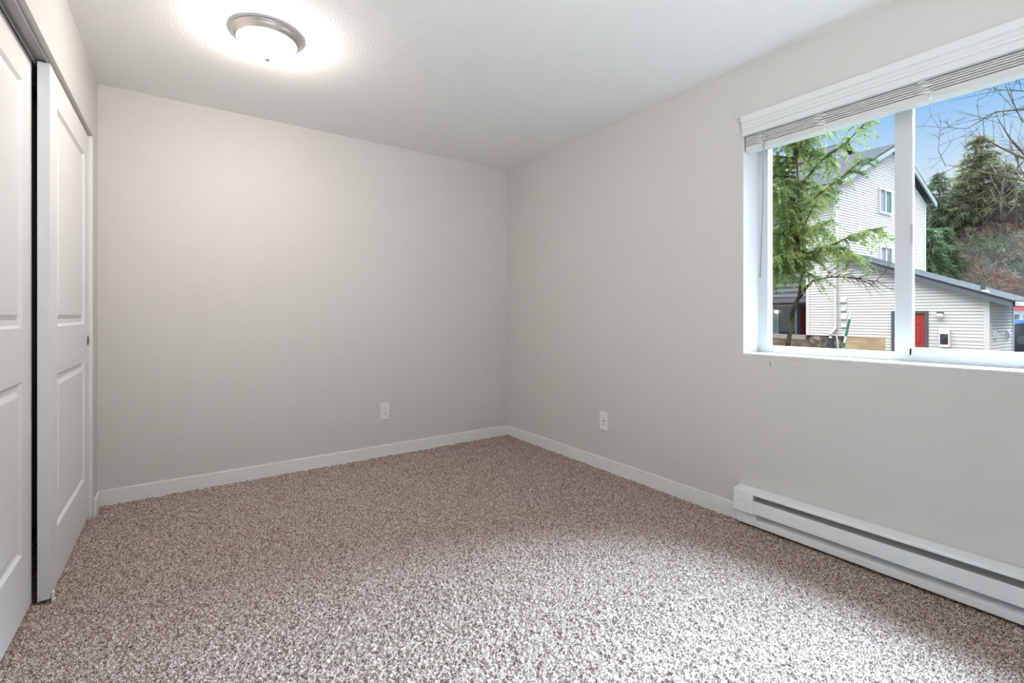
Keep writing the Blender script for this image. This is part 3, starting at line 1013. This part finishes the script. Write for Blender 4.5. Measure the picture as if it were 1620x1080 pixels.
pl = thing('porch_lamp', 'lit porch lamp beside the glass sliding door under the balcony', 'lamp', tuple(E(12.30, 21.88, 1.28)), -HD)
B().box(-0.06, 0.05, -0.05, 0.05, 0.05, 0.12).build('bracket', DGREY, pl)
B().lathe([(0, -0.09), (0.06, -0.07), (0.085, 0.0), (0.06, 0.05), (0, 0.05)], -0.03, 0, 16).build('globe', mat('porch_glow', (0.9, 0.8, 0.7), 0.5, emit=(1.0, 0.72, 0.5), strength=5), pl, smooth=True)

# leaning marker stake with green and white bands
c0, c1 = E(8.02, 18.0, GZ - 0.1), E(7.60, 18.0, 1.27)
def lerp(t_):
    return c0.lerp(c1, t_)
st_ = thing('marker_stake', 'leaning green and white banded stake in front of the siding', 'stake', tuple(E(8.02, 18.0, GZ)))
greenm = mat('stake_green', (0.03, 0.13, 0.10), 0.6)
whitem = mat('stake_white', (0.5, 0.53, 0.51), 0.6)
cuts = [(0.0, 0.30, greenm), (0.30, 0.42, whitem), (0.42, 0.50, greenm), (0.50, 0.60, whitem), (0.60, 0.86, greenm), (0.86, 1.0, whitem)]
for a, c, m_ in cuts:
    w = B()
    w.tube([lerp(a), lerp(c)], 0.037, 10)
    o = w.build('band', m_, st_)
    o.data.transform(Matrix.Translation(-Vector(E(8.02, 18.0, GZ))))


# ================================================================== VEGETATION
def tri_mesh(name, V, m, parent=None, quads=False):
    V = np.asarray(V, dtype=np.float32).reshape(-1, 3)
    k = 4 if quads else 3
    n = len(V) // k
    me = bpy.data.meshes.new(name)
    me.vertices.add(len(V))
    me.vertices.foreach_set('co', V.ravel())
    me.loops.add(n * k)
    me.loops.foreach_set('vertex_index', np.arange(n * k, dtype=np.int32))
    me.polygons.add(n)
    me.polygons.foreach_set('loop_start', np.arange(0, n * k, k, dtype=np.int32))
    me.polygons.foreach_set('loop_total', np.full(n, k, dtype=np.int32))
    me.update(calc_edges=True)
    return link_mesh(name, me, m, parent)


def leaf_mat(name, stops, scale, trans=0.28):
    m = noise_mix(mat(name, stops[0][1], 0.7, spec=0.2), stops, scale, 4)
    nt = m.node_tree
    b_ = nt.nodes['Principled BSDF']
    out = nt.nodes['Material Output']
    tl = nt.nodes.new('ShaderNodeBsdfTranslucent')
    mx = nt.nodes.new('ShaderNodeMixShader')
    mx.inputs[0].default_value = trans
    src = b_.inputs['Base Color'].links[0].from_socket
    nt.links.new(src, tl.inputs[0])
    nt.links.new(b_.outputs[0], mx.inputs[1])
    nt.links.new(tl.outputs[0], mx.inputs[2])
    nt.links.new(mx.outputs[0], out.inputs[0])
    return m


def sprays(rng, pts, dirs, n_each, length, width, droop, spread):
    """needle sprays: n_each thin triangles at every point"""
    n = len(pts)
    P_ = np.repeat(pts, n_each, 0)
    D_ = np.repeat(dirs, n_each, 0)
    d = D_ + rng.normal(0, spread, (n * n_each, 3))
    d[:, 2] -= droop * rng.random(n * n_each)
    d /= np.linalg.norm(d, axis=1, keepdims=True) + 1e-9
    L = length * (0.5 + rng.random((n * n_each, 1)))
    s = np.cross(d, rng.normal(0, 1, (n * n_each, 3)))
    s /= np.linalg.norm(s, axis=1, keepdims=True) + 1e-9
    w_ = width * (0.6 + 0.8 * rng.random((n * n_each, 1)))
    base = P_ + rng.normal(0, length * 0.15, P_.shape)
    return np.stack([base - s * w_ * 0.5, base + s * w_ * 0.5, base + d * L], 1).reshape(-1, 3)


BARK = noise_mix(mat('mossy_bark', (0.1, 0.08, 0.05), 0.95, spec=0.0), [(0.35, (0.022, 0.018, 0.014)), (0.55, (0.055, 0.045, 0.03)), (0.7, (0.085, 0.085, 0.028))], 6, 5)
TWIG = mat('bare_twig', (0.06, 0.047, 0.042), 0.95, spec=0.0)


# --- green conifer close to the window
def near_conifer():
    rng = np.random.default_rng(11)
    rp_ = random.Random(11)
    base = Vector((9.0, 4.30, GZ))
    t_ = thing('conifer_tree', 'green conifer with drooping sprays right outside the window, left pane', 'tree', tuple(base))
    trunk = [(9.0, 4.30, GZ - 0.1), (9.0, 4.19, 0.3), (9.0, 4.12, 0.75), (9.0, 4.07, 1.13), (9.0, 4.02, 1.30), (9.0, 3.96, 1.42), (9.02, 3.93, 1.75),
             (9.03, 3.92, 2.2), (9.0, 3.95, 3.0), (9.0, 4.0, 3.8), (9.0, 4.06, 4.6), (9.0, 4.1, 5.6)]
    tb = B()
    tb.tube(trunk, [0.045, 0.042, 0.038, 0.036, 0.034, 0.028, 0.026, 0.024, 0.02, 0.016, 0.012, 0.006], 10)
    br = [
        ([(9.0, 3.98, 3.34), (8.95, 3.60, 3.74), (8.9, 3.18, 3.93), (8.9, 2.90, 4.20)], 0.75),
        ([(9.0, 3.95, 2.95), (8.85, 3.5, 3.21), (8.8, 3.18, 3.37), (8.75, 2.92, 3.56)], 1.1),
        ([(9.0, 3.93, 2.15), (8.75, 3.30, 2.27), (8.65, 2.91, 2.40), (8.6, 2.56, 2.42)], 1.2),
        ([(9.0, 3.93, 2.05), (8.65, 3.42, 2.20), (8.55, 3.10, 2.16), (8.5, 2.93, 1.95)], 1.1),
        ([(9.0, 4.05, 4.25), (8.9, 3.7, 4.26), (8.9, 3.40, 4.18)], 0.7),
        ([(9.0, 3.96, 2.5), (8.6, 3.62, 2.80), (8.5, 3.44, 3.02)], 0.9),
        ([(9.0, 3.93, 1.75), (8.7, 3.75, 1.85), (8.6, 3.55, 1.75)], 0.4),
        ([(9.0, 3.96, 2.6), (8.5, 3.40, 2.55), (8.4, 3.20, 2.62)], 0.7),
    ]
    # the side that mostly hides behind the wall
    for z in np.arange(1.95, 5.4, 0.085):
        a = rp_.uniform(0, 2 * math.pi)
        if -math.sin(a) > 0.45:
            a += math.pi
        L = (1.0 if z < 4.2 else 0.7) * rp_.uniform(0.5, 1.15)
        y0_ = 3.95 + 0.06 * (z - 2.5)
        dx, dy = math.cos(a), math.sin(a)
        br.append(([(9.0, y0_, z), (9.0 + dx * L * 0.5, y0_ + dy * L * 0.5, z + 0.10), (9.0 + dx * L, y0_ + dy * L, z - 0.05)], 1.0))
    for k in range(16):                                   # full skirt of drooping boughs on the left
        z = rp_.uniform(1.75, 3.5)
        a = rp_.uniform(0.15, 1.0) * math.pi
        L = rp_.uniform(0.45, 0.8)
        br.append(([(9.0, 3.95, z), (9.0 + math.cos(a) * L * 0.5, 3.95 + math.sin(a) * L * 0.5, z + 0.06), (9.0 + math.cos(a) * L, 3.95 + math.sin(a) * L, z - 0.14)], 1.1))
    pts, dirs = [], []
    for line, dens in br:
        line = [Vector(p) for p in line]
        tb.tube(line, [0.02 * (1 - 0.8 * i / (len(line) - 1)) for i in range(len(line))], 6)
        for a, c in zip(line, line[1:]):
            n = int(11 * (c - a).length / 0.35 * dens) + 1
            for k in range(n):
                p = a.lerp(c, rp_.random())
                fwd = (c - a).normalized()
                side = Vector((rp_.gauss(0, 1), rp_.gauss(0, 1), rp_.gauss(-0.25, 0.35))).normalized()
                tw = (fwd * 0.8 + side).normalized()
                L = rp_.uniform(0.12, 0.34)
                q0 = p
                for s in range(7):
                    f_ = s / 6
                    q = p + tw * (L * f_) + Vector((0, 0, -0.16 * f_ * f_ * L / 0.3))
                    pts.append(q)
                    dirs.append(tw + Vector((0, 0, -0.6 * f_)))
    V = sprays(rng, np.array(pts), np.array(dirs), 9, 0.062, 0.011, 0.8, 0.55)
    lm = leaf_mat('conifer_needles', [(0.3, (0.045, 0.075, 0.026)), (0.48, (0.11, 0.15, 0.042)), (0.64, (0.22, 0.245, 0.075)), (0.8, (0.23, 0.30, 0.15))], 3.0)
    f_ = tri_mesh('foliage', V, lm, t_)
    f_.data.transform(Matrix.Translation(-base))
    # bare lower limb with twigs
    limb = [(9.0, 3.96, 1.41), (8.95, 3.84, 1.56), (8.9, 3.70, 1.69), (8.85, 3.41, 1.74), (8.8, 3.04, 1.70), (8.8, 2.66, 1.60)]
    tb.tube(limb, [0.034, 0.026, 0.019, 0.012, 0.008, 0.004], 7)
    tr = tb.build('trunk', BARK, t_, smooth=True)
    tr.data.transform(Matrix.Translation(-base))
    tw_ = B()
    for a, c in zip(limb[2:], limb[3:]):
        a, c = Vector(a), Vector(c)
        for k in range(9):
            p = a.lerp(c, rp_.random())
            d = Vector((rp_.uniform(-.4, .4), -rp_.uniform(0.3, 1.0), rp_.uniform(-0.8, 0.8))).normalized()
            L = rp_.uniform(0.15, 0.42)
            q = p + d * L * 0.5 + Vector((0, 0, rp_.uniform(-0.05, 0.05)))
            e_ = p + d * L + Vector((0, 0, rp_.uniform(-0.10, 0.02)))
            tw_.tube([p, q, e_], [0.006, 0.004, 0.002], 4)
            for k2 in range(3):
                d2 = (d + Vector((rp_.gauss(0, .5), rp_.gauss(0, .5), rp_.gauss(0, .6)))).normalized()
                tw_.tube([q, q + d2 * rp_.uniform(0.06, 0.2)], [0.003, 0.0015], 4)
    o_ = tw_.build('twigs', TWIG, t_)
    o_.data.transform(Matrix.Translation(-base))


near_conifer()


# --- bare tree just out of view on the right, branches crossing the pane
def bare_tree(name, label, base, lines, seed, twig_n, col, group=None, tl=(0.15, 0.6)):
    rp_ = random.Random(seed)
    base = Vector(base)
    t_ = thing(name, label, 'tree', tuple(base), group=group)
    tb = B()
    tw_ = B()
    for line, r0, r1 in lines:
        line = [Vector(p) for p in line]
        n = len(line)
        tb.tube(line, [r0 + (r1 - r0) * i / (n - 1) for i in range(n)], 6)
        for a, c in zip(line, line[1:]):
            for k in range(int(twig_n * (c - a).length) + 1):
                p = a.lerp(c, rp_.random())
                fwd = (c - a).normalized()
                d = (fwd * 0.7 + Vector((rp_.gauss(0, .6), rp_.gauss(0, .6), rp_.gauss(0.1, .6)))).normalized()
                L = rp_.uniform(*tl)
                q = p + d * L * 0.5
                e_ = q + (d + Vector((rp_.gauss(0, .25), rp_.gauss(0, .25), rp_.gauss(0.1, .25)))).normalized() * L * 0.5
                rr_ = min(r1 * 0.8, 0.006) if tl[1] > 0.8 else 0.0028
                tw_.tube([p, q, e_], [rr_, rr_ * 0.7, rr_ * 0.35], 4)
                for k2 in range(2):
                    d2 = (d + Vector((rp_.gauss(0, .7), rp_.gauss(0, .7), rp_.gauss(0, .7)))).normalized()
                    tw_.tube([q, q + d2 * L * 0.4], [rr_ * 0.6, rr_ * 0.3], 4)
    o_ = tb.build('trunk', col, t_, smooth=True)
    o_.data.transform(Matrix.Translation(-base))
    o_ = tw_.build('twigs', TWIG, t_)
    o_.data.transform(Matrix.Translation(-base))
    return t_


MOSS = noise_mix(mat('moss_branch', (0.2, 0.2, 0.1), 0.95, spec=0.0), [(0.35, (0.045, 0.038, 0.03)), (0.55, (0.085, 0.08, 0.035)), (0.7, (0.12, 0.115, 0.095))], 5, 4)
bare_tree('bare_tree', 'leafless mossy tree reaching into the right pane against the sky', (8.1, 0.15, GZ), [
    ([(8.1, 0.15, GZ - 0.1), (8.1, 0.2, 0.8), (8.1, 0.28, 1.8), (8.1, 0.3, 3.0), (8.15, 0.25, 4.5)], 0.11, 0.04),
    ([(8.1, 0.28, 1.9), (8.05, 0.75, 2.45), (8.0, 1.09, 2.66), (8.0, 1.4, 2.83), (8.0, 1.76, 3.02)], 0.0210, 0.0036),
    ([(8.0, 1.77, 3.0), (7.98, 1.84, 3.22), (7.98, 1.82, 3.50), (7.97, 1.86, 3.56)], 0.0036, 0.0018),
    ([(8.1, 0.27, 2.3), (8.05, 0.75, 2.72), (8.0, 1.09, 2.92), (8.0, 1.26, 3.08), (8.0, 1.46, 3.30)], 0.0216, 0.0048),
    ([(8.1, 0.28, 2.35), (8.05, 0.8, 2.72), (8.02, 1.09, 2.97), (8.0, 1.20, 3.18), (8.0, 1.30, 3.45)], 0.0204, 0.0042),
    ([(8.1, 0.30, 2.9), (8.0, 0.8, 3.38), (8.0, 1.09, 3.49), (8.0, 1.32, 3.54), (8.0, 1.57, 3.42), (8.0, 1.83, 3.52)], 0.0144, 0.0024),
    ([(8.1, 0.30, 3.1), (8.0, 0.8, 3.6), (8.0, 1.09, 3.70), (8.0, 1.30, 3.80), (8.0, 1.47, 3.88)], 0.0096, 0.0024),
    ([(8.1, 0.28, 2.0), (8.0, 0.9, 2.50), (7.9, 1.15, 2.55), (7.9, 1.30, 2.42), (7.9, 1.45, 2.35)], 0.0132, 0.0036),
    ([(8.1, 0.28, 2.5), (8.0, 0.9, 3.2), (8.0, 1.1, 3.35), (8.0, 1.22, 3.75), (8.0, 1.28, 4.1)], 0.0108, 0.0024),
], 21, 11, MOSS)


# --- hill with brush
def hill_h(x, y):
    t_ = min(max((x - 33) / 16, 0), 1)
    s = t_ * t_ * (3 - 2 * t_)
    return GZ + s * 8.6 + max(0, x - 49) * 0.12 + 0.5 * math.sin(y * 0.35) * s + 0.4 * math.sin(x * 0.5 + y * 0.2) * s


mb = B()
xs = np.linspace(32.5, 95, 40)
ys = np.linspace(-30, 75, 60)
P = [[mb.bm.verts.new((x, y, hill_h(x, y) - 0.02)) for y in ys] for x in xs]
for i in range(len(xs) - 1):
    for j in range(len(ys) - 1):
        mb.bm.faces.new((P[i][j], P[i + 1][j], P[i + 1][j + 1], P[i][j + 1]))
structure(mb.build('hillside', noise_mix(mat('hill_soil', (0.2, 0.15, 0.1), 0.95), [(0.3, (0.04, 0.045, 0.028)), (0.5, (0.09, 0.075, 0.058)), (0.7, (0.13, 0.095, 0.075))], 0.35, 8), smooth=True))

rng = np.random.default_rng(4)
n = 2600
bx = 33.5 + rng.random(n) * 17
byy = bx / 45 * (3.0 + rng.random(n) * 11.5)
bz = np.array([hill_h(a, c) for a, c in zip(bx, byy)])
ctr = np.stack([bx, byy, bz], -1)
pp, dd = [], []
for c in ctr:
    h = 0.5 + 1.3 * rng.random()
    for k in range(8):
        a = rng.random() * 6.283
        r = rng.random() * 0.7
        pp.append((c[0] + math.cos(a) * r, c[1] + math.sin(a) * r, c[2] + h * rng.random()))
        dd.append((math.cos(a) * 0.6, math.sin(a) * 0.6, 0.8))
V = sprays(rng, np.array(pp), np.array(dd), 6, 0.55, 0.026, 0.2, 0.6)
bm_ = leaf_mat('brush_twigs', [(0.32, (0.07, 0.058, 0.048)), (0.44, (0.12, 0.105, 0.09)), (0.53, (0.20, 0.13, 0.10)), (0.60, (0.16, 0.15, 0.13)), (0.70, (0.12, 0.145, 0.10))], 0.30, 0.2)
o = tri_mesh('hillside_brush', V, bm_)
tag(o, 'reddish brown leafless brush covering the hillside behind the wing', 'brush', kind='stuff')


# --- tall conifers on the hill
CON = [leaf_mat('fir_needles', [(0.3, (0.055, 0.075, 0.048)), (0.55, (0.10, 0.125, 0.075)), (0.8, (0.17, 0.19, 0.115))], 0.8, 0.25),
       leaf_mat('cedar_needles', [(0.3, (0.07, 0.08, 0.045)), (0.55, (0.14, 0.14, 0.075)), (0.8, (0.22, 0.21, 0.12))], 0.8, 0.25),
       leaf_mat('young_fir_needles', [(0.3, (0.04, 0.07, 0.03)), (0.6, (0.075, 0.115, 0.05)), (0.8, (0.12, 0.155, 0.075))], 0.8, 0.25)]


def hill_conifer(label, x, y, top, rad, seed, mi, thin=1.0, bare=0.12):
    rg = np.random.default_rng(seed)
    z0 = hill_h(x, y)
    H = top - z0
    base = Vector((x, y, z0))
    t_ = thing('fir_tree', label, 'tree', tuple(base), group='conifers on the hillside')
    tb = B()
    tb.tube([(0, 0, -0.1), (0.05, 0, H * 0.5), (0, 0, H * 0.98)], [0.018 * H, 0.011 * H, 0.01], 8)
    pts, dirs = [], []
    z = H * bare
    while z < H * 0.99:
        f_ = (z - H * bare) / (H * (1 - bare))
        R = rad * (1 - f_) ** 0.8 * (0.65 + 0.6 * rg.random()) + 0.12
        nb = max(4, int(5 * thin + rg.integers(0, 3)))
        a0 = rg.random() * 6.28
        for k in range(nb):
            a = a0 + 6.283 * k / nb + rg.normal(0, 0.25)
            L = R * (0.65 + 0.5 * rg.random())
            tb.tube([(0, 0, z), (math.cos(a) * L * 0.6, math.sin(a) * L * 0.6, z + 0.02 * L), (math.cos(a) * L, math.sin(a) * L, z - 0.18 * L)], [0.03, 0.02, 0.008], 4)
            ns_ = max(3, int(L * 9))
            for s in range(ns_):
                q = (s + 0.6) / ns_
                w_ = 0.22 * L * (1 - q) * rg.normal(0, 1)
                zz = z + 0.05 * L * q - 0.22 * L * q * q + rg.normal(0, 0.05)
                pts.append((math.cos(a) * L * q - math.sin(a) * w_, math.sin(a) * L * q + math.cos(a) * w_, zz))
                dirs.append((math.cos(a), math.sin(a), -0.35))
        z += H * 0.048 * (0.7 + 0.6 * rg.random())
    V_ = sprays(rg, np.array(pts), np.array(dirs), 7, 0.40, 0.06, 0.6, 0.6)
    tb.build('trunk', BARK, t_)
    tri_mesh('foliage', V_, CON[mi], t_)


def _hy(px_y45, x):
    return px_y45 * x / 45.0


hill_conifer('slim dark fir with a pointed top just right of the gable', 44.0, 10.1, 11.3, 1.9, 31, 0, 0.9)
hill_conifer('tallest fir on the hillside, in the middle of the right pane', 46.0, 8.35, 13.9, 2.9, 32, 1, 1.0)
hill_conifer('full olive fir standing between the slim dark fir and the tallest fir', 45.0, 9.2, 10.6, 2.0, 33, 1, 0.9)
hill_conifer('dark fir to the right of the tallest fir', 47.0, 7.5, 11.0, 2.2, 34, 0, 0.9)
hill_conifer('low bright green fir at the foot of the gable corner', 38.0, 9.15, 6.7, 1.6, 35, 2, 1.0, 0.02)
hill_conifer('small fir poking up behind the gable roof edge', 52.0, 13.6, 12.7, 1.8, 36, 0, 0.9)
hill_conifer('short green fir low on the slope above the wing roof', 40.0, 8.95, 6.6, 1.3, 37, 2, 1.0, 0.02)

# --- bare trees on the hill at the right
def hill_bare(label, x, y, H, seed):
    rp_ = random.Random(seed)
    z0 = hill_h(x, y)
    lines = [([(x, y, z0 - 0.1), (x, y + 0.1, z0 + H * 0.5), (x + 0.1, y - 0.1, z0 + H)], 0.12, 0.02)]
    for k in range(12):
        z = z0 + H * rp_.uniform(0.25, 0.85)
        a = rp_.uniform(0, 6.28)
        L = rp_.uniform(0.8, 2.0) * (1.2 - (z - z0) / H)
        lines.append(([(x, y, z), (x + math.cos(a) * L * 0.5, y + math.sin(a) * L * 0.5, z + L * 0.7), (x + math.cos(a) * L * 0.8, y + math.sin(a) * L * 0.8, z + L * 1.6)], 0.04, 0.012))
    bare_tree('bare_tree', label, (x, y, z0), lines, seed, 3.0, mat('grey_bark', (0.12, 0.105, 0.09), 0.95, spec=0.0), 'bare trees on the hillside', (0.4, 1.1))


hill_bare('bare grey tree on the hill, left of three behind the mossy branches', 43.0, 6.75, 6.2, 41)
hill_bare('bare grey tree on the hill, middle of three behind the mossy branches', 44.0, 6.25, 6.5, 42)
hill_bare('bare grey tree on the hill, right of three behind the mossy branches', 45.0, 5.7, 6.0, 43)

# ================================================================== CARPORT AND PARKED TRUCK beyond the wing
cp = thing('carport', 'flat carport roof with a red fascia band beyond the wing', 'carport', (33, 3.0, -0.92))
B().box(-3, 3, -4.5, 1.55, 2.20, 2.52).build('roof_edge', mat('carport_white', (0.5, 0.5, 0.5), 0.8), cp)
B().box(-3.03, -3.0, -4.5, 1.50, 2.22, 2.40).build('red_band', mat('carport_red', (0.48, 0.07, 0.05), 0.5), cp)
B().box(-2.9, 2.9, -4.4, 1.45, 2.05, 2.20).build('roof_deck', mat('carport_grey', (0.55, 0.55, 0.56), 0.6), cp)
for px_, py_ in ((-2.6, 1.2), (-2.6, -4.0), (2.6, 1.2), (2.6, -4.0)):
    B().box(px_ - 0.06, px_ + 0.06, py_ - 0.06, py_ + 0.06, 0.77, 2.06).build('post', mat('carport_post', (0.75, 0.75, 0.75), 0.5), cp)

structure(B().box(22.9, 41, -22, 4.4, GZ - 0.1, -0.15).build('parking_lot', noise_mix(mat('asphalt', (0.3, 0.3, 0.3), 0.95, spec=0.0), [(0.3, (0.10, 0.10, 0.10)), (0.7, (0.18, 0.18, 0.18))], 3, 6)))
tk = thing('pickup_truck', 'blue pickup truck parked past the end of the wing', 'truck', (24.3, 1.9, -0.15), 0.0)
BLUE = mat('truck_blue', (0.07, 0.17, 0.42), 0.4, spec=0.5)
BLK = mat('truck_black', (0.015, 0.015, 0.018), 0.5)
w = B()
prof = [(2.15, 0.50), (2.20, 0.80), (2.10, 1.06), (0.35, 1.14), (-0.15, 1.74), (-0.40, 1.82), (-1.55, 1.82), (-1.85, 1.18), (-3.5, 1.16), (-3.55, 0.52), (-3.2, 0.46), (1.8, 0.46)]
w.prism(prof, 0, -0.95, 0.95)
w.build('body', BLUE, tk)
for sx in (-0.96, 0.935):
    B().prism([(0.20, 1.18), (-0.17, 1.66), (-1.52, 1.70), (-1.72, 1.20)], 0, sx, sx + 0.025).build('side_window', BLK, tk)
B().box(-0.93, 0.93, 2.10, 2.28, 0.45, 0.68, bev=0.03).build('bumper', BLK, tk)
B().box(-0.7, 0.7, 2.14, 2.22, 0.70, 0.98, bev=0.02).build('grille', BLK, tk)
for sx in (-0.88, 0.88):
    for sy in (1.28, -2.5):
        wh = B().tube([(sx - 0.14, sy, 0.41), (sx + 0.14, sy, 0.41)], 0.41, 28).build('wheel', BLK, tk)
        B().tube([(sx - 0.15, sy, 0.41), (sx + 0.15, sy, 0.41)], 0.15, 20).build('rim', mat('rim_grey', (0.06, 0.06, 0.065), 0.6, metal=0.0), wh)
        B().tube([(sx - 0.085, sy, 0.38), (sx + 0.085, sy, 0.38)], 0.60, 28).build('wheel_arch', BLK, tk)
